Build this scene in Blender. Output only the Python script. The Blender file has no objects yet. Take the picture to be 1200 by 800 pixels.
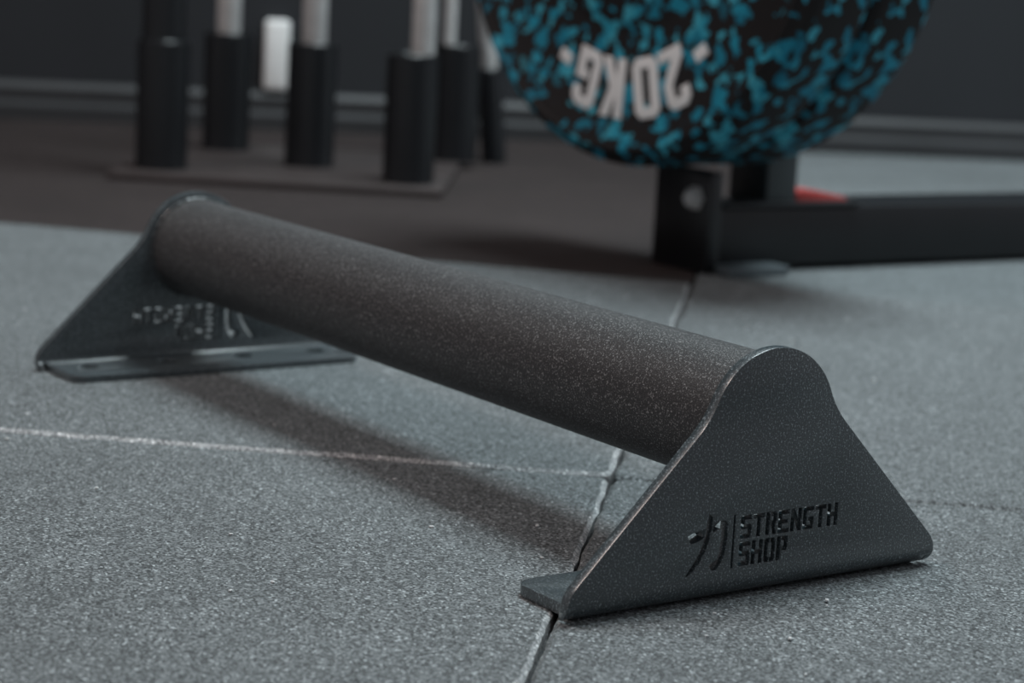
import bpy, bmesh, math, random
from mathutils import Vector, Matrix

scene = bpy.context.scene
col = scene.collection
random.seed(7)
MM = 0.001

# ------------------------------------------------------------------ camera
cam_d = bpy.data.cameras.new('camera')
cam = bpy.data.objects.new('camera', cam_d)
col.objects.link(cam)
scene.camera = cam
YAW, PITCH, ROLL = 2.519256, 0.181208, 0.0545744
fw = Vector((math.cos(PITCH)*math.cos(YAW), math.cos(PITCH)*math.sin(YAW), -math.sin(PITCH)))
rt = fw.cross(Vector((0, 0, 1))).normalized()
up = rt.cross(fw)
rt, up = math.cos(ROLL)*rt + math.sin(ROLL)*up, -math.sin(ROLL)*rt + math.cos(ROLL)*up
CAM = Vector((0.92344, -0.60717, 0.26561))
M4 = Matrix((rt, up, -fw)).transposed().to_4x4()
M4.translation = CAM
cam.matrix_world = M4
cam_d.sensor_width = 36.0
cam_d.lens = 2504.99/1200*36.0
cam_d.clip_start = 0.02
cam_d.dof.use_dof = True
cam_d.dof.focus_distance = 0.93
cam_d.dof.aperture_fstop = 9.0
cam_d.dof.aperture_blades = 0

# ------------------------------------------------------------------ world and lights
world = bpy.data.worlds.new('world')
scene.world = world
world.use_nodes = True
wb = world.node_tree.nodes['Background']
wb.inputs[0].default_value = (0.95, 0.94, 1.0, 1)
wb.inputs[1].default_value = 0.16

def area_light(name, loc, target, sx, sy, watts, colour, spread=180):
    d = bpy.data.lights.new(name, 'AREA')
    d.shape = 'RECTANGLE'; d.size = sx; d.size_y = sy
    d.energy = watts; d.color = colour; d.spread = math.radians(spread)
    o = bpy.data.objects.new(name, d); col.objects.link(o)
    o.location = loc
    o.rotation_euler = (Vector(target)-Vector(loc)).to_track_quat('-Z', 'Y').to_euler()
    return o
# the room's own light, all outside the picture: ceiling lamps at ceiling height and daylight from the right
area_light('ceiling_lamp_main_offscreen', (-0.30, 1.05, 2.8), (-0.30, 1.05, 0), 1.5, 1.1, 44, (0.82, 0.96, 1.0), 130)
area_light('ceiling_lamp_left_offscreen', (-0.60, -1.90, 2.8), (-0.60, -1.90, 0), 1.2, 0.6, 26, (1.0, 0.84, 0.78), 150)
area_light('window_right_offscreen', (1.30, 3.60, 1.6), (-0.60, 1.20, 0.9), 1.4, 1.2, 14, (0.80, 0.94, 1.0), 180)

vs = scene.view_settings
vs.view_transform = 'Standard'
vs.look = 'None'
vs.gamma = 1.0
vs.use_curve_mapping = False
vs.exposure = 0.6

# ------------------------------------------------------------------ helpers
def new_mat(name):
    m = bpy.data.materials.new(name); m.use_nodes = True
    nt = m.node_tree
    return m, nt, nt.nodes['Principled BSDF']

def n(nt, kind, **kw):
    nd = nt.nodes.new(kind)
    for k, v in kw.items():
        if k in nd.inputs: nd.inputs[k].default_value = v
        else: setattr(nd, k, v)
    return nd

def ramp(nt, src, stops):
    r = nt.nodes.new('ShaderNodeValToRGB')
    e = r.color_ramp.elements
    while len(e) < len(stops): e.new(0.5)
    for el, (p, c) in zip(e, stops):
        el.position = p; el.color = c if len(c) == 4 else (*c, 1)
    nt.links.new(src, r.inputs[0])
    return r

def coords(nt):
    return n(nt, 'ShaderNodeTexCoord').outputs['Object']

def powder_mat(name, base, rough, speck, bump=0.25, coat=0.0, scale=1.0):
    m, nt, b = new_mat(name)
    tc = coords(nt)
    no = n(nt, 'ShaderNodeTexNoise', Scale=900*scale, Detail=2.0, Roughness=0.6); nt.links.new(tc, no.inputs['Vector'])
    r = ramp(nt, no.outputs['Fac'], [(0.35, tuple(c*0.75 for c in base)), (0.56, base), (0.72, speck)])
    nt.links.new(r.outputs[0], b.inputs['Base Color'])
    no2 = n(nt, 'ShaderNodeTexNoise', Scale=12.0, Detail=3.0); nt.links.new(tc, no2.inputs['Vector'])
    mr = n(nt, 'ShaderNodeMapRange'); mr.inputs['To Min'].default_value = rough-0.06; mr.inputs['To Max'].default_value = rough+0.08
    nt.links.new(no2.outputs['Fac'], mr.inputs['Value']); nt.links.new(mr.outputs[0], b.inputs['Roughness'])
    bp = n(nt, 'ShaderNodeBump', Strength=bump, Distance=0.0006); nt.links.new(no.outputs['Fac'], bp.inputs['Height'])
    nt.links.new(bp.outputs[0], b.inputs['Normal'])
    b.inputs['Coat Weight'].default_value = coat
    b.inputs['Coat Roughness'].default_value = 0.2
    return m

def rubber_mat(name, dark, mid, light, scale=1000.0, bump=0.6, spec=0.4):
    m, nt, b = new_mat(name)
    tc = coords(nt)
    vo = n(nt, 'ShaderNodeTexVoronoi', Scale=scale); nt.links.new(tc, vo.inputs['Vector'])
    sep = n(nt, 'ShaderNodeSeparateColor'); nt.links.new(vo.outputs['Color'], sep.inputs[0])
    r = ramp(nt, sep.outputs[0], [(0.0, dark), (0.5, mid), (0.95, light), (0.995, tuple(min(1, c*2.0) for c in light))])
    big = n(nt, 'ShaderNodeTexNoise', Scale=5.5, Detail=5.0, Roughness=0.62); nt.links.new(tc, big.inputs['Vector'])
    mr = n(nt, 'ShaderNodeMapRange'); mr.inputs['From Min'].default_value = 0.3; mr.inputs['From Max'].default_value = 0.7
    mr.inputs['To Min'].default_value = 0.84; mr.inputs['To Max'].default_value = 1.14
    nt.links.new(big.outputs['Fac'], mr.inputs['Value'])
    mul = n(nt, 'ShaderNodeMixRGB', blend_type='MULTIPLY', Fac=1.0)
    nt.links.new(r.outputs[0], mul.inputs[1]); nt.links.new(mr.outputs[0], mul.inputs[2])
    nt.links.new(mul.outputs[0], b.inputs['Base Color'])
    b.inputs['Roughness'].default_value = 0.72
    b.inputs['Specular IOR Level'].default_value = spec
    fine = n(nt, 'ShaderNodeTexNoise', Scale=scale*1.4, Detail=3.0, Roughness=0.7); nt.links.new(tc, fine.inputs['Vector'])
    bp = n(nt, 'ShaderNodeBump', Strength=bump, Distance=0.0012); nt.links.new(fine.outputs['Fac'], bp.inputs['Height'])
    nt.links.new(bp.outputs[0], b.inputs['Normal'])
    return m

def plain_mat(name, base, rough=0.5, metal=0.0, var=0.12, nscale=25.0, spec=0.5):
    m, nt, b = new_mat(name)
    tc = coords(nt)
    no = n(nt, 'ShaderNodeTexNoise', Scale=nscale, Detail=4.0); nt.links.new(tc, no.inputs['Vector'])
    r = ramp(nt, no.outputs['Fac'], [(0.3, tuple(c*(1-var) for c in base)), (0.7, tuple(min(1, c*(1+var)) for c in base))])
    nt.links.new(r.outputs[0], b.inputs['Base Color'])
    b.inputs['Roughness'].default_value = rough
    b.inputs['Metallic'].default_value = metal
    b.inputs['Specular IOR Level'].default_value = spec
    return m

def fleck_mat(name, scuff=0.0):
    m, nt, b = new_mat(name)
    tc = coords(nt)
    dn = n(nt, 'ShaderNodeTexNoise', Scale=70.0, Detail=2.0); nt.links.new(tc, dn.inputs['Vector'])
    sub = n(nt, 'ShaderNodeVectorMath', operation='SUBTRACT'); sub.inputs[1].default_value = (0.5, 0.5, 0.5)
    nt.links.new(dn.outputs['Color'], sub.inputs[0])
    sc = n(nt, 'ShaderNodeVectorMath', operation='SCALE'); sc.inputs['Scale'].default_value = 0.018
    nt.links.new(sub.outputs[0], sc.inputs[0])
    ad = n(nt, 'ShaderNodeVectorMath', operation='ADD'); nt.links.new(tc, ad.inputs[0]); nt.links.new(sc.outputs[0], ad.inputs[1])
    vo = n(nt, 'ShaderNodeTexVoronoi', Scale=112.0); nt.links.new(ad.outputs[0], vo.inputs['Vector'])
    sep = n(nt, 'ShaderNodeSeparateColor'); nt.links.new(vo.outputs['Color'], sep.inputs[0])
    msk = ramp(nt, sep.outputs[0], [(0.66, (0, 0, 0)), (0.675, (1, 1, 1))])
    tone = ramp(nt, sep.outputs[1], [(0.0, (0.008, 0.15, 0.23)), (0.55, (0.015, 0.27, 0.39)), (1.0, (0.07, 0.42, 0.53))])
    mix = n(nt, 'ShaderNodeMixRGB'); mix.inputs[1].default_value = (0.013+scuff, 0.0115+scuff, 0.012+scuff, 1)
    nt.links.new(msk.outputs[0], mix.inputs[0]); nt.links.new(tone.outputs[0], mix.inputs[2])
    lift = n(nt, 'ShaderNodeMixRGB'); lift.inputs[0].default_value = scuff*1.6; lift.inputs[2].default_value = (0.55, 0.66, 0.68, 1)
    nt.links.new(mix.outputs[0], lift.inputs[1]); nt.links.new(lift.outputs[0], b.inputs['Base Color'])
    b.inputs['Roughness'].default_value = 0.6
    b.inputs['Specular IOR Level'].default_value = 0.25
    fine = n(nt, 'ShaderNodeTexNoise', Scale=260.0, Detail=3.0); nt.links.new(tc, fine.inputs['Vector'])
    bp = n(nt, 'ShaderNodeBump', Strength=0.3, Distance=0.001); nt.links.new(fine.outputs['Fac'], bp.inputs['Height'])
    nt.links.new(bp.outputs[0], b.inputs['Normal'])
    return m

MAT = dict(
    plate=powder_mat('black_powder_coat', (0.036, 0.047, 0.052), 0.36, (0.26, 0.30, 0.32), 0.35, 0.8, 1.25),
    tube=powder_mat('black_textured_coat', (0.030, 0.029, 0.030), 0.50, (0.26, 0.26, 0.26), 0.55, 0.0, 1.35),
    weld=powder_mat('coated_weld', (0.03, 0.034, 0.036), 0.35, (0.08, 0.09, 0.095), 0.2, 0.3),
    tile=rubber_mat('grey_rubber_granulate', (0.022, 0.024, 0.025), (0.10, 0.109, 0.113), (0.225, 0.245, 0.252)),
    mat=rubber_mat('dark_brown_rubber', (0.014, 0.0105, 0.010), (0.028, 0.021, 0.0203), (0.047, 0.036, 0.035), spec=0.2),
    worn=rubber_mat('worn_rubber_edge', (0.12, 0.125, 0.13), (0.30, 0.31, 0.315), (0.5, 0.51, 0.515)),
    under=plain_mat('dark_subfloor', (0.012, 0.012, 0.013), 0.9),
    wall=plain_mat('dark_grey_wall_paint', (0.0125, 0.0138, 0.0172), 0.8, var=0.08, nscale=6),
    base=plain_mat('dark_baseboard_paint', (0.024, 0.024, 0.026), 0.55, nscale=8),
    steel_black=plain_mat('black_painted_steel', (0.007, 0.0078, 0.0095), 0.33),
    steel=plain_mat('pale_steel_as_chrome', (0.72, 0.71, 0.70), 0.40, metal=0.25, nscale=60),  # pale base colour stands in for the bright reflections of chrome
    upright=plain_mat('dark_teal_steel', (0.035, 0.042, 0.045), 0.4),
    bracket=plain_mat('grey_steel', (0.10, 0.12, 0.13), 0.35, metal=0.3),
    holder=plain_mat('brown_black_steel', (0.036, 0.027, 0.026), 0.5),
    white=plain_mat('white_plastic', (0.80, 0.79, 0.78), 0.5, var=0.03),
    print=plain_mat('white_raised_print', (0.80, 0.80, 0.79), 0.6, var=0.04),
    red=plain_mat('red_plastic', (0.42, 0.045, 0.04), 0.5),
    fleck=fleck_mat('black_rubber_blue_flecks'),
    grit=plain_mat('pale_grit', (0.55, 0.56, 0.56), 0.8),
)

def obj(name, me, mat, parent=None):
    if isinstance(me, bmesh.types.BMesh):
        bm = me; me = bpy.data.meshes.new(name); bm.to_mesh(me); bm.free()
    if mat is not None and not me.materials: me.materials.append(MAT[mat])
    o = bpy.data.objects.new(name, me); col.objects.link(o)
    if parent: o.parent = parent
    return o

def smooth(me, deg=35):
    if isinstance(me, bpy.types.Object): me = me.data
    for p in me.polygons: p.use_smooth = True
    me.set_sharp_from_angle(angle=math.radians(deg))

def empty(name, loc, rz=0.0):
    o = bpy.data.objects.new(name, None); col.objects.link(o)
    o.empty_display_size = 0.05
    o.location = loc; o.rotation_euler = (0, 0, rz)
    return o

def tag(o, label=None, cat=None, group=None, kind=None):
    if label: o['label'] = label
    if cat: o['category'] = cat
    if group: o['group'] = group
    if kind: o['kind'] = kind
    return o

def box(bm, x0, x1, y0, y1, z0, z1, bev=0.0):
    vs_ = [bm.verts.new((x, y, z)) for z in (z0, z1) for y in (y0, y1) for x in (x0, x1)]
    f = [(0, 2, 3, 1), (4, 5, 7, 6), (0, 1, 5, 4), (2, 6, 7, 3), (0, 4, 6, 2), (1, 3, 7, 5)]
    fs = [bm.faces.new([vs_[i] for i in q]) for q in f]
    if bev:
        es = list({e for q in fs for e in q.edges})
        bmesh.ops.bevel(bm, geom=es, offset=bev, segments=2, profile=0.5, affect='EDGES')

def box_obj(name, mat, parent, dims, bev=0.0015):
    bm = bmesh.new(); box(bm, *dims, bev=bev)
    o = obj(name, bm, mat, parent); smooth(o); return o

def lathe(bm, prof, seg=64, close_ring=False):
    """prof: list of (r, z); revolves about Z"""
    rings = []
    for r, z in prof:
        if r < 1e-6: rings.append([bm.verts.new((0, 0, z))])
        else: rings.append([bm.verts.new((r*math.cos(2*math.pi*k/seg), r*math.sin(2*math.pi*k/seg), z)) for k in range(seg)])
    pairs = list(zip(rings, rings[1:]))
    if close_ring: pairs.append((rings[-1], rings[0]))
    for a, b in pairs:
        for k in range(seg):
            k2 = (k+1) % seg
            if len(a) == 1 and len(b) == 1: continue
            if len(a) == 1: bm.faces.new((a[0], b[k2], b[k]))
            elif len(b) == 1: bm.faces.new((a[k], a[k2], b[0]))
            else: bm.faces.new((a[k], a[k2], b[k2], b[k]))
    bmesh.ops.recalc_face_normals(bm, faces=bm.faces)

def filled(loops, thick, bev=0.0):
    """closed 2D loops (metres) -> filled, extruded mesh with holes, z in [-thick/2, thick/2]"""
    cu = bpy.data.curves.new('outline', 'CURVE')
    cu.dimensions = '2D'; cu.fill_mode = 'BOTH'
    cu.extrude = thick/2 - bev; cu.bevel_depth = bev; cu.bevel_resolution = 1; cu.offset = -bev
    for lp in loops:
        sp = cu.splines.new('POLY'); sp.points.add(len(lp)-1)
        for p, q in zip(sp.points, lp): p.co = (q[0], q[1], 0, 1)
        sp.use_cyclic_u = True
    o = bpy.data.objects.new('outline', cu); col.objects.link(o)
    dg = bpy.context.evaluated_depsgraph_get(); dg.update()
    me = bpy.data.meshes.new_from_object(o.evaluated_get(dg))
    bpy.data.objects.remove(o); bpy.data.curves.remove(cu)
    me.materials.clear()
    bm = bmesh.new(); bm.from_mesh(me); bpy.data.meshes.remove(me)
    bmesh.ops.remove_doubles(bm, verts=bm.verts, dist=1e-6)
    bmesh.ops.recalc_face_normals(bm, faces=bm.faces)
    return bm

# ------------------------------------------------------------------ floor of rubber tiles
TA = 0.815164
U = Vector((math.cos(TA), math.sin(TA))); V = Vector((-math.sin(TA), math.cos(TA)))
def uv(u, v): return U*u + V*v
def wall_v(u): return 1.743 + (u+0.918)*0.288

floor_bm = bmesh.new()
box(floor_bm, -4.5, 3.2, -2.6, 4.2, -0.06, -0.012)
floor = obj('floor', floor_bm, 'under'); tag(floor, kind='structure')

def edge_pts(a, b, jit, step=0.006):
    d = b-a; L = d.length; k = max(2, int(L/step)); nn = Vector((-d.y, d.x))/L
    out = []; off = 0.0
    for i in range(k):
        t = i/k
        off = off*0.72 + random.gauss(0, jit)
        out.append(a + d*t + nn*off)
    return out

def tile(corners, jit, bev=0.0016, top=0.0, gap=0.0012, mat='tile', edge='worn', near_=False):
    """corners: 4 uv tuples counter-clockwise"""
    P = [uv(*c) for c in corners]
    cen = sum(P, Vector((0, 0)))/4
    # shrink by the joint
    Q = []
    for i in range(4):
        a, b, c = P[i-1], P[i], P[(i+1) % 4]
        d1 = (a-b).normalized(); d2 = (c-b).normalized()
        Q.append(b + (d1+d2)*gap)
    ring = []
    for i in range(4):
        a, b = Q[i], Q[(i+1) % 4]
        d = (b-a).normalized()
        prv = (Q[i-1]-a).normalized()
        r = 0.007 if near_ else 0.005
        for k in range(4):              # rounded corner
            t = k/3
            ring.append(a + prv*r*(1-t)**2 + d*r*t**2)
        ring += edge_pts(a + d*r, b - d*r, jit)[1:]
    bm = bmesh.new()
    def lay(pts, z): return [bm.verts.new((p.x, p.y, z)) for p in pts]
    N = len(ring)
    ins = []
    for i in range(N):
        tan = (ring[(i+1) % N]-ring[i-1]).normalized()
        nn = Vector((-tan.y, tan.x))
        ins.append(ring[i] + nn*bev*(0.7+0.6*random.random()))
    lo = lay(ring, -0.012); md = lay(ring, top-bev*0.8); hi = lay(ins, top)
    for a, b, mi in ((lo, md, 1), (md, hi, 1)):
        for i in range(N):
            f = bm.faces.new((a[i], a[(i+1) % N], b[(i+1) % N], b[i])); f.material_index = mi
    f = bm.faces.new(hi); f.material_index = 0
    if f.normal.z < 0 or True: f.normal_update()
    bmesh.ops.recalc_face_normals(bm, faces=bm.faces)
    bmesh.ops.triangulate(bm, faces=[f])
    me = bpy.data.meshes.new('tile'); bm.to_mesh(me); bm.free()
    me.materials.append(MAT[mat]); me.materials.append(MAT[edge])
    return obj('tile', me, None, floor)

UB = 0.103
def vA(u): return -0.0125 + (u-UB)*(0.05 if u < UB else 0.03)
def vC(u): return 0.677 - (u-UB)*0.09  # joint drawn nearer by the rack so the dark mat takes in soft shade
us = [UB-3.0, UB-2.0, UB-1.0, UB, UB+1.0, UB+2.0]
rows = [lambda u: -1.85, lambda u: -0.92, vA, vC, lambda u: min(1.48, wall_v(u)-0.01), lambda u: min(2.25, wall_v(u)-0.002), lambda u: wall_v(u)-0.002]
for ri in range(len(rows)-1):
    for ci in range(len(us)-1):
        a, b = us[ci], us[ci+1]
        lo, hi = rows[ri], rows[ri+1]
        if hi(a)-lo(a) < 0.03 or hi(b)-lo(b) < 0.03: 
            if hi(b)-lo(b) < 0.03: continue
        near = ri in (1, 2) and ci in (2, 3)
        worn = (ri, ci) in ((1, 2), (2, 2))
        lift = {(2, 2): 0.0007, (1, 2): -0.0002, (1, 3): -0.0007, (2, 3): -0.0005}.get((ri, ci), -0.0003*((ri+ci) % 2))
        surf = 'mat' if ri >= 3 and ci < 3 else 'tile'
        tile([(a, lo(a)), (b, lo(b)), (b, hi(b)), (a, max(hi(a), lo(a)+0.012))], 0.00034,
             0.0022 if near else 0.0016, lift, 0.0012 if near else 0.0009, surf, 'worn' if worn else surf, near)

# ------------------------------------------------------------------ wall and baseboard
wa = uv(-3.2, wall_v(-3.2)); wb_ = uv(2.4, wall_v(2.4))
wl = (wb_-wa).length; wang = math.atan2((wb_-wa).y, (wb_-wa).x)
bm = bmesh.new(); box(bm, 0, wl, 0.0, 0.12, -0.02, 2.9)
wall = obj('wall_back', bm, 'wall'); wall.location = (wa.x, wa.y, 0); wall.rotation_euler.z = wang; tag(wall, kind='structure')
bm = bmesh.new()
prof = [(0, 0), (-0.030, 0), (-0.030, 0.020), (-0.020, 0.026), (-0.020, 0.044), (-0.012, 0.052), (0, 0.052)]
ends = [[bm.verts.new((x, y-0.0002, z)) for y, z in prof] for x in (0, wl)]
k = len(prof)
for i in range(k): bm.faces.new((ends[0][i], ends[0][(i+1) % k], ends[1][(i+1) % k], ends[1][i]))
bm.faces.new(ends[0]); bm.faces.new(ends[1][::-1]); bmesh.ops.recalc_face_normals(bm, faces=bm.faces)
bb = obj('baseboard_back', bm, 'base'); bb.location = (wa.x, wa.y, 0); bb.rotation_euler.z = wang; tag(bb, kind='structure')

# ------------------------------------------------------------------ push-up handle
L = 0.54126; T = 0.0052; HC = 0.0725; RT = 0.030; RA = 0.03475

def arc(cx, cy, r, a0, a1, k):
    return [(cx+r*math.cos(a0+(a1-a0)*i/k), cy+r*math.sin(a0+(a1-a0)*i/k)) for i in range(k+1)]

# flat pattern: first coordinate across (y), second along the sheet (s); s = 0 at the bend line centre
RO = 0.0082; RI = RO-T; RM = (RO+RI)/2; BL = RM*math.pi/2     # bend radii and length
# vertical part: height z = RO + (s - BL) for s >= BL ; flange: distance for s <= 0
def s_of_z(z): return BL + (z-RO)
FLEN = 0.0470 - RO
def half_outline():
    pts = []
    # flank line z = 0.113 - 0.976 y ; corner circle tangent to it with max y = 0.1045
    nx, nz = 0.976/math.hypot(1, 0.976), 1/math.hypot(1, 0.976)
    D = 0.1130/math.hypot(1, 0.976)
    rc = 0.0125
    cy = 0.1042-rc; cz = (D-rc-nx*cy)/nz
    # fillet circle outside, tangent to apex circle and flank line
    rf = 0.046
    # centre c: n.c = D + rf, |c-(0,HC)| = RA + rf
    k = D+rf - nz*HC; q = math.sqrt((RA+rf)**2-k*k)
    fy = nx*k + nz*q; fz = HC + nz*k - nx*q
    ang = math.atan2(HC-fz, -fy)
    # flange side: from rounded flange corner up to the bend
    hy = 0.0983; fr = 0.009
    pts += [(0.0, -FLEN)]
    pts += arc(hy-fr, -FLEN+fr, fr, -math.pi/2, 0, 6)
    pts += [(hy, -0.001), (hy+0.0004, BL*0.3), (hy+0.0016, BL*0.62)]
    a_end = math.atan2(nz, nx)
    pts += [(y, s_of_z(z)) for y, z in arc(cy, cz, rc, -0.55, a_end, 10)]
    f0 = math.atan2(-nz, -nx); f1 = ang
    if f1-f0 > math.pi: f1 -= 2*math.pi
    if f0-f1 > math.pi: f1 += 2*math.pi
    pts += [(y, s_of_z(z)) for y, z in arc(fy, fz, rf, f0, f1, 16)]
    a0 = math.atan2(fz-HC, fy)
    pts += [(y, s_of_z(z)) for y, z in arc(0, HC, RA, a0, math.pi/2, 20)[1:]]
    return pts
h = half_outline()
outline = h + [(-y, s) for y, s in h[::-1][1:-1]]

def letter(ch):
    """stencil letters on a 6 x 10 cell: list of closed polygons"""
    w, H, t = 6.0, 10.0, 1.9
    m = {
     'S': [[(0.6,0),(5.4,0),(6,0.6),(6,5.2),(5.2,6),(1.9,6),(1.9,8.2),(6,8.2),(6,9.4),(5.4,10),(0.6,10),(0,9.4),(0,5),(0.7,4.2),(4.1,4.2),(4.1,1.8),(0,1.8),(0,0.6)]],
     'T': [[(2.05,0),(3.95,0),(3.95,8.2),(6,8.2),(6,10),(0,10),(0,8.2),(2.05,8.2)]],
     'R': [[(0,0),(1.9,0),(1.9,10),(0,10)], [(2.5,8.3),(4.1,8.3),(4.1,5.9),(2.5,5.9),(2.5,4.2),(3.1,4.2),(4.2,0),(6,0),(5,4.6),(6,5.4),(6,9.4),(5.4,10),(2.5,10)]],
     'E': [[(0,0),(6,0),(6,1.8),(1.9,1.8),(1.9,4.2),(5.2,4.2),(5.2,5.9),(1.9,5.9),(1.9,8.2),(6,8.2),(6,10),(0,10)]],
     'N': [[(0,0),(1.8,0),(1.8,5.6),(4.2,0),(6,0),(6,10),(4.2,10),(4.2,4.4),(1.8,10),(0,10)]],
     'G': [[(0.6,0),(5.4,0),(6,0.6),(6,5.3),(3.1,5.3),(3.1,3.7),(4.2,3.7),(4.2,1.8),(1.9,1.8),(1.9,8.2),(6,8.2),(6,9.4),(5.4,10),(0.6,10),(0,9.4),(0,0.6)]],
     'H': [[(0,0),(1.9,0),(1.9,4.2),(4.1,4.2),(4.1,0),(6,0),(6,10),(4.1,10),(4.1,5.9),(1.9,5.9),(1.9,10),(0,10)]],
     'O': [[(0.6,0),(2.7,0),(2.7,1.8),(1.9,1.8),(1.9,8.2),(2.7,8.2),(2.7,10),(0.6,10),(0,9.4),(0,0.6)], [(3.3,0),(5.4,0),(6,0.6),(6,9.4),(5.4,10),(3.3,10),(3.3,8.2),(4.1,8.2),(4.1,1.8),(3.3,1.8)]],
     'P': [[(0,0),(1.9,0),(1.9,10),(0,10)], [(2.5,8.3),(4.1,8.3),(4.1,5.6),(2.5,5.6),(2.5,3.9),(5.4,3.9),(6,4.6),(6,9.4),(5.4,10),(2.5,10)]],
    }
    return m[ch]

logo = []
for text, z0, y0, hh, pit in (('STRENGTH', 25.6, -14.6, 10.0, 7.15), ('SHOP', 13.6, -14.6, 10.4, 7.15)):
    for i, ch in enumerate(text):
        for pl in letter(ch):
            logo.append([((y0+i*pit+x*1.0)*MM, s_of_z((z0+z*hh/10)*MM)) for x, z in pl])
logo.append([(y*MM, s_of_z(z*MM)) for y, z in ((-18.7, 13.3), (-17.8, 13.3), (-17.8, 36.5), (-18.7, 36.5))])
strokes = [
  # left end of the cross stroke
  [(-43.4, 30.0), (-41.8, 26.6), (-38.5, 26.8), (-34.7, 28.6), (-34.0, 32.0), (-37.5, 31.2), (-40.5, 31.0)],
  # long falling stroke with its tip above
  [(-32.6, 38.4), (-30.6, 36.8), (-30.6, 32.0), (-31.6, 27.5), (-33.5, 22.5), (-36.5, 17.6), (-39.8, 14.2), (-43.2, 12.4), (-42.8, 13.4), (-39.9, 17.2), (-37.3, 21.0), (-35.2, 25.0), (-34.1, 28.4), (-33.5, 33.5)],
  # right part of the cross stroke turning down into the hook
  [(-29.9, 33.4), (-26.0, 34.8), (-23.6, 34.6), (-21.9, 33.2), (-21.9, 26.0), (-22.8, 20.0), (-24.6, 16.0), (-27.2, 13.4), (-29.2, 13.6), (-32.2, 17.4), (-28.6, 17.0), (-26.4, 18.2), (-25.4, 22.0), (-25.0, 27.0), (-25.2, 31.0), (-26.4, 31.6), (-29.9, 30.4)],
]
for st in strokes: logo.append([(y*MM, s_of_z(z*MM)) for y, z in st])
holes = [[(y+0.0062*math.cos(2*math.pi*k/20), -0.013+0.0062*math.sin(2*math.pi*k/20)) for k in range(20)] for y in (-0.078, -0.026, 0.026, 0.078)]

bm = filled([outline] + logo + holes, T, 0.00045)
for i in range(0, 11):
    s = BL*i/10
    bmesh.ops.bisect_plane(bm, geom=list(bm.verts)+list(bm.edges)+list(bm.faces), plane_co=(0, s, 0), plane_no=(0, 1, 0), dist=1e-7)
# fold: local result has the outer face at x = 0, sheet extends towards -x (inward), z up
for v in bm.verts:
    y, s, d = v.co.x, v.co.y, v.co.z           # d: +T/2 = outer face
    if s >= BL: x, z = d-T/2, RO+(s-BL)
    elif s <= 0: x, z = -RO+s, T/2-d
    else:
        a = s/RM                                  # 0 at flange, pi/2 at the upright
        rr = RM+d
        x = -RO+rr*math.sin(a); z = RO-rr*math.cos(a)
    v.co = (x, y, z)
bmesh.ops.recalc_face_normals(bm, faces=bm.faces)
plate_me = bpy.data.meshes.new('end_plate'); bm.to_mesh(plate_me); bm.free()
plate_me.materials.append(MAT['plate']); smooth(plate_me, 30)

handle = empty('push_up_handle', (0, 0, 0))
tag(handle, 'low black steel push-up bar with thick tube between two bell-shaped end plates', 'push-up bar')
for rz in (0, math.pi):
    p = obj('end_plate', plate_me, None, handle)
    p.location = (L/2*math.cos(rz), 0, 0); p.rotation_euler.z = rz
    bm = bmesh.new()
    # weld bead: rippled ring where tube meets plate
    SEG, SS = 120, 8
    rings = []
    for i in range(SEG):
        a = 2*math.pi*i/SEG
        rp = 0.0016 + 0.0002*math.sin(a*30) + 0.00015*random.random()
        rings.append([bm.verts.new((-T-0.0003+rp*math.cos(2*math.pi*j/SS)*-1, (RT+rp*math.sin(2*math.pi*j/SS))*math.cos(a), HC+(RT+rp*math.sin(2*math.pi*j/SS))*math.sin(a))) for j in range(SS)])
    for i in range(SEG):
        A, B = rings[i], rings[(i+1) % SEG]
        for j in range(SS): bm.faces.new((A[j], A[(j+1) % SS], B[(j+1) % SS], B[j]))
    bmesh.ops.recalc_face_normals(bm, faces=bm.faces)
    w = obj('weld_bead', bm, 'weld', p); smooth(w, 60)
bm = bmesh.new()
hl = L/2-T
lathe(bm, [(0, -hl), (RT, -hl), (RT, -hl*0.5), (RT, 0), (RT, hl*0.5), (RT, hl), (0, hl)], 128)
bmesh.ops.rotate(bm, verts=bm.verts, matrix=Matrix.Rotation(math.pi/2, 3, 'Y'))
bmesh.ops.translate(bm, verts=bm.verts, vec=(0, 0, HC))
tb = obj('grip_tube', bm, 'tube', handle); smooth(tb, 40)

# ------------------------------------------------------------------ bumper plates
PC = Vector((-0.48497, 0.49620, 0.31750)); PANG = 4.7817229
pn = Vector((math.cos(PANG), math.sin(PANG), 0))
PT = 0.0718
def bumper_mesh():
    bm = bmesh.new()
    R = 0.225
    face = [(0.0255, 0.004), (0.048, 0.004), (0.050, 0.0), (0.106, 0.0), (0.112, -0.004), (0.118, -0.004), (0.199, -0.004), (0.204, 0.0), (0.2065, 0.0), (0.2085, 0.002), (0.2125, 0.002), (0.2145, -0.0005), (0.2195, -0.003), (0.2235, -0.0075), (R, -0.013)]
    back = [(R, -PT+0.012), (0.2248, -PT+0.008), (0.2235, -PT+0.005), (0.219, -PT+0.0025), (0.208, -PT+0.0025), (0.203, -PT+0.004), (0.118, -PT+0.004), (0.112, -PT+0.007), (0.0255, -PT+0.007)]
    lathe(bm, face+back, 144, True)
    return bm
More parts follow.
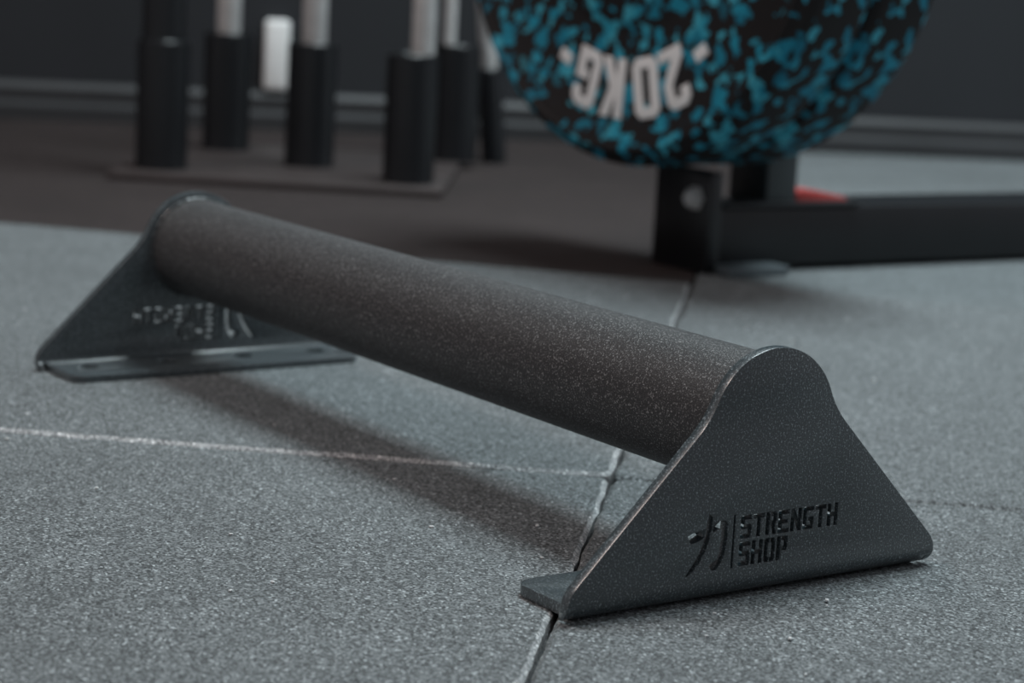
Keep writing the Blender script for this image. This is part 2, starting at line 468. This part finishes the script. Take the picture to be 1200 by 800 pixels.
def char_polys(ch):
    # 30 x 50 cell
    return {
     '2': [[(0,0),(28,0),(28,9),(13,9),(28,28),(28,44),(22,50),(6,50),(0,44),(0,34),(10,34),(10,41),(18,41),(18,30),(0,10)]],
     '0': [[(6,0),(24,0),(30,6),(30,44),(24,50),(6,50),(0,44),(0,6)], [(10.5,9),(19.5,9),(19.5,41),(10.5,41)]],
     'K': [[(0,0),(10,0),(10,17),(18,0),(29,0),(18,25),(28,50),(17.5,50),(10,32),(10,50),(0,50)]],
     'G': [[(6,0),(29,0),(29,27),(14,27),(14,18.5),(19,18.5),(19,9),(10,9),(10,41),(18.5,41),(18.5,34),(28.5,34),(28.5,44),(22.5,50),(6,50),(0,44),(0,6)]],
     '-': [[(0,0),(15,0),(15,10),(0,10)]],
    }[ch]
def bumper(offset, lettered, label):
    c = PC - pn*offset
    o = empty('bumper_plate', (c.x, c.y, c.z-0.225))
    # local frame: z axis of the lathe -> plate normal
    o.rotation_euler = (0, 0, PANG - 1.5*math.pi)     # local -Y is the plate's face normal
    tag(o, label, 'weight plate', 'blue-flecked bumper plates on the rack')
    bm = bumper_mesh()
    bmesh.ops.rotate(bm, verts=bm.verts, matrix=Matrix.Rotation(math.pi/2, 3, 'X'))   # +Z -> -Y
    bmesh.ops.translate(bm, verts=bm.verts, vec=(0, 0, 0.225))
    d = obj('rubber_disc', bm, 'fleck', o); smooth(d, 40)
    bm = bmesh.new()
    lathe(bm, [(0.0248, 0.003), (0.0275, 0.0045), (0.036, 0.0045), (0.036, 0.0038), (0.0256, 0.0038), (0.0256, -PT+0.007), (0.0248, -PT+0.007)], 48, True)
    bmesh.ops.rotate(bm, verts=bm.verts, matrix=Matrix.Rotation(math.pi/2, 3, 'X'))
    bmesh.ops.translate(bm, verts=bm.verts, vec=(0, 0, 0.225))
    s = obj('steel_insert', bm, 'steel', o); smooth(s, 40)
    bm = bmesh.new()
    lathe(bm, [(0.2087, 0.0021), (0.2095, 0.0027), (0.2118, 0.0027), (0.2145, 0.0004), (0.2142, 0.0), (0.2124, 0.0021)], 144, True)
    bmesh.ops.rotate(bm, verts=bm.verts, matrix=Matrix.Rotation(math.pi/2, 3, 'X'))
    bmesh.ops.translate(bm, verts=bm.verts, vec=(0, 0, 0.225))
    rg = obj('rim_ridge', bm, 'fleck', o); smooth(rg, 40)
    if lettered:
        for ch, deg, wd, r0 in (('-', 36.8, 15, 151), ('2', 23.8, 29, 136), ('0', 11.6, 30, 136), ('K', -3.2, 29, 136), ('G', -15.0, 29, 136), ('-', -26.7, 15, 151)):
            th = math.radians(deg)
            bm = filled([[((x-wd/2)*MM, z*MM) for x, z in pl] for pl in char_polys(ch)], 0.0016, 0.0003)
            # outward direction at angle th from straight down, towards +lateral
            rad = Vector((math.sin(th), 0, -math.cos(th))); tan = Vector((-math.cos(th), 0, -math.sin(th)))
            for v in bm.verts:
                x, y, z = v.co
                p = rad*(r0*MM+y) + tan*x
                v.co = (p.x, 0.0040-0.0006-z, 0.225+p.z)
            bmesh.ops.recalc_face_normals(bm, faces=bm.faces)
            lt = obj('number_mark' if ch in '20' else 'letter_mark' if ch in 'KG' else 'dash_mark', bm, 'print', o); smooth(lt, 30)
    return o
bumper(0.0, True, 'black and blue flecked bumper plate with a white upside-down 20KG')
bumper(PT+0.0008, False, 'plain-edged blue-flecked bumper plate pressed behind the one marked 20KG')

# ------------------------------------------------------------------ plate rack
rack = empty('plate_rack', (-0.458, 0.583, 0), math.radians(-3.5))
tag(rack, 'black steel plate rack with low base beam under the blue-flecked plates', 'plate rack')
box_obj('end_plate', 'steel_black', rack, (-0.080, 0, 0, 0.014, 0, 0.088))
box_obj('base_beam', 'steel_black', rack, (-0.074, -0.004, 0.014, 1.5, 0.004, 0.057), 0.003)
box_obj('beam_edge', 'steel_black', rack, (-0.030, 0.001, 0.016, 0.17, 0.0572, 0.0612), 0.0008)
box_obj('foot_plate', 'bracket', rack, (-0.06, 0.022, 0.010, 0.075, 0, 0.0085), 0.001)  # paler grey than the beam
box_obj('upright', 'upright', rack, (-0.062, -0.006, 0.066, 0.100, 0.0575, 0.42), 0.003)
bm = bmesh.new()
lathe(bm, [(0, 0.008), (0.006, 0.008), (0.0085, 0.006), (0.0085, 0.0), (0.011, 0.0), (0.011, -0.002), (0, -0.002)], 6)
bmesh.ops.rotate(bm, verts=bm.verts, matrix=Matrix.Rotation(math.pi/2, 3, 'X'))
b = obj('bolt', bm, 'steel', rack); b.location = (-0.019, -0.002, 0.064)
bm = bmesh.new()
lathe(bm, [(0, 0.0), (0.0235, 0.0), (0.0245, -0.002), (0.0245, -0.22), (0, -0.22)], 40)
bmesh.ops.rotate(bm, verts=bm.verts, matrix=Matrix.Rotation(math.pi/2, 3, 'X'))
b = obj('plate_peg', bm, 'steel', rack); smooth(b, 40)
b.rotation_euler.z = math.radians(3.5) + PANG-1.5*math.pi
pl = Matrix.Rotation(math.radians(3.5), 3, 'Z') @ (PC + pn*0.02 - Vector((-0.458, 0.583, 0)))
b.location = pl

# small red thing on the beam
bm = bmesh.new()
pts = [(0, 0), (0.060, 0), (0.056, 0.006), (0.022, 0.0125), (0.004, 0.0135), (0, 0.011)]
for x in (-0.012, 0.012): pass
e0 = [bm.verts.new((-0.012, y, z)) for y, z in pts]; e1 = [bm.verts.new((0.012, y, z)) for y, z in pts]
for i in range(len(pts)): bm.faces.new((e0[i], e0[(i+1) % len(pts)], e1[(i+1) % len(pts)], e1[i]))
bm.faces.new(e0); bm.faces.new(e1); bmesh.ops.recalc_face_normals(bm, faces=bm.faces)
bmesh.ops.bevel(bm, geom=list(bm.edges), offset=0.001, segments=2, profile=0.5, affect='EDGES')
rd = obj('red_wedge', bm, 'red'); smooth(rd)
rd.location = (-0.474, 0.688, 0.0574); rd.rotation_euler.z = math.radians(-3.5)
tag(rd, 'small red plastic wedge lying on the base beam of the plate rack', 'wedge')

# ------------------------------------------------------------------ barbell holder
HA = math.atan2(0.278, 0.211)
hu = Vector((math.cos(HA), math.sin(HA))); hv = Vector((-hu.y, hu.x))
HO = Vector((-1.187, 0.372))
holder = empty('barbell_holder', (HO.x, HO.y, 0), HA)
tag(holder, 'black floor stand of five upright tubes on a flat steel base', 'barbell holder')
posts_w = [(-1.217, 0.440), (-1.400, 0.615), (-1.217, 0.627), (-1.050, 0.656), (-1.251, 0.849)]
box_obj('base_plate', 'holder', holder, (-0.01, 0.352, -0.002, 0.400, 0, 0.008), 0.002)
bm = bmesh.new()
lathe(bm, [(0.0245, 0.0), (0.0285, 0.0), (0.0285, 0.139), (0.0275, 0.140), (0.0255, 0.140), (0.0245, 0.139)], 40, True)
tube_me = bpy.data.meshes.new('tube'); bm.to_mesh(tube_me); bm.free(); tube_me.materials.append(MAT['steel_black']); smooth(tube_me, 40)
def loc_h(p):
    d = Vector(p)-HO; return (d.dot(hu), d.dot(hv))
for p in posts_w:
    t = obj('post_tube', tube_me, None, holder); x, y = loc_h(p); t.location = (x, y, 0.008)

def bar(foot, r, mat, label, name='barbell', lean=(0, 0), length=1.5, grip=0.0, z0=0.0085):
    o = empty(name, (foot[0], foot[1], z0))
    o.rotation_euler = (lean[1], lean[0], 0)
    bm = bmesh.new()
    lathe(bm, [(0, 0), (r*0.85, 0), (r, 0.003), (r, 0.4), (r, length-0.003), (r*0.85, length), (0, length)], 32)
    s = obj('shaft', bm, mat, o); smooth(s, 40)
    if grip:
        bm = bmesh.new()
        lathe(bm, [(r+0.0002, 0.001), (r+0.005, 0.001), (r+0.005, grip-0.002), (r+0.003, grip), (r+0.0002, grip)], 32, True)
        g = obj('end_sleeve', bm, 'steel_black', o); smooth(g, 40)
    else:
        bm = bmesh.new()
        lathe(bm, [(r+0.0002, 0.42), (r+0.006, 0.42), (r+0.006, 0.44), (r+0.0002, 0.44)], 32, True)
        g = obj('collar', bm, mat, o); smooth(g, 40)
    return tag(o, label, 'barbell')
def off(p, k):      # sideways within the tube, along the image's right
    return (p[0]+0.575*k, p[1]+0.818*k)
bar(off(posts_w[0], 0.0), 0.0238, 'steel_black', 'thick black bar filling the holder tube farthest from the plate rack')
bar(off(posts_w[1], 0.0), 0.0142, 'steel', 'bright steel bar in the rear tube behind the one with the black bar')  # slim pale shafts from here draw the bright strip along wider chrome sleeves
bar(off(posts_w[2], 0.001), 0.0142, 'steel', 'bright steel bar in the centre tube of the holder')
bar(off(posts_w[3], 0.0105), 0.0128, 'steel', 'bright steel bar in the front tube nearest the bumper plates')
bar(off(posts_w[4], -0.0115), 0.0078, 'steel', 'thinnest steel bar, in the rear tube next to the bumper plates')
bar(off((posts_w[4][0]-0.061, posts_w[4][1]+0.043), 0.050), 0.0108, 'steel', 'steel bar with black lower sleeve leaning beside the rear tube', lean=(-0.06, 0.085), grip=0.118, z0=0.0005)

# white block on the wall
bm = bmesh.new(); box(bm, -0.0175, 0.0175, -0.022, 0, 0.0, 0.098)
bmesh.ops.bevel(bm, geom=list(bm.edges), offset=0.006, segments=3, profile=0.5, affect='EDGES')
wbk = obj('wall_block', bm, 'white'); smooth(wbk, 40)
tag(wbk, 'small white rounded block on the dark wall just above the baseboard', 'wall fitting')
WB_U = -0.556
pw = uv(WB_U, wall_v(WB_U)); wbk.location = (pw.x, pw.y, 0.054); wbk.rotation_euler.z = wang

# ------------------------------------------------------------------ loose grit on the rubber
bm = bmesh.new()
for i in range(150):
    u_ = random.uniform(-0.45, 0.6); v_ = random.uniform(-0.38, 0.7)
    p = uv(u_, v_)
    if abs(p.x) < 0.275 and abs(p.y) < 0.108 and abs(p.x) > 0.215: continue
    s = random.uniform(0.0004, 0.0011)
    mtx = Matrix.Translation((p.x, p.y, s*0.4)) @ Matrix.Rotation(random.random()*6, 4, 'Z') @ Matrix.Diagonal((s*1.5, s, s*0.7, 1))
    bmesh.ops.create_icosphere(bm, subdivisions=1, radius=1.0, matrix=mtx)
g = obj('grit', bm, 'grit'); tag(g, 'tiny pale grit scattered over the grey rubber tiles', 'grit', kind='stuff')
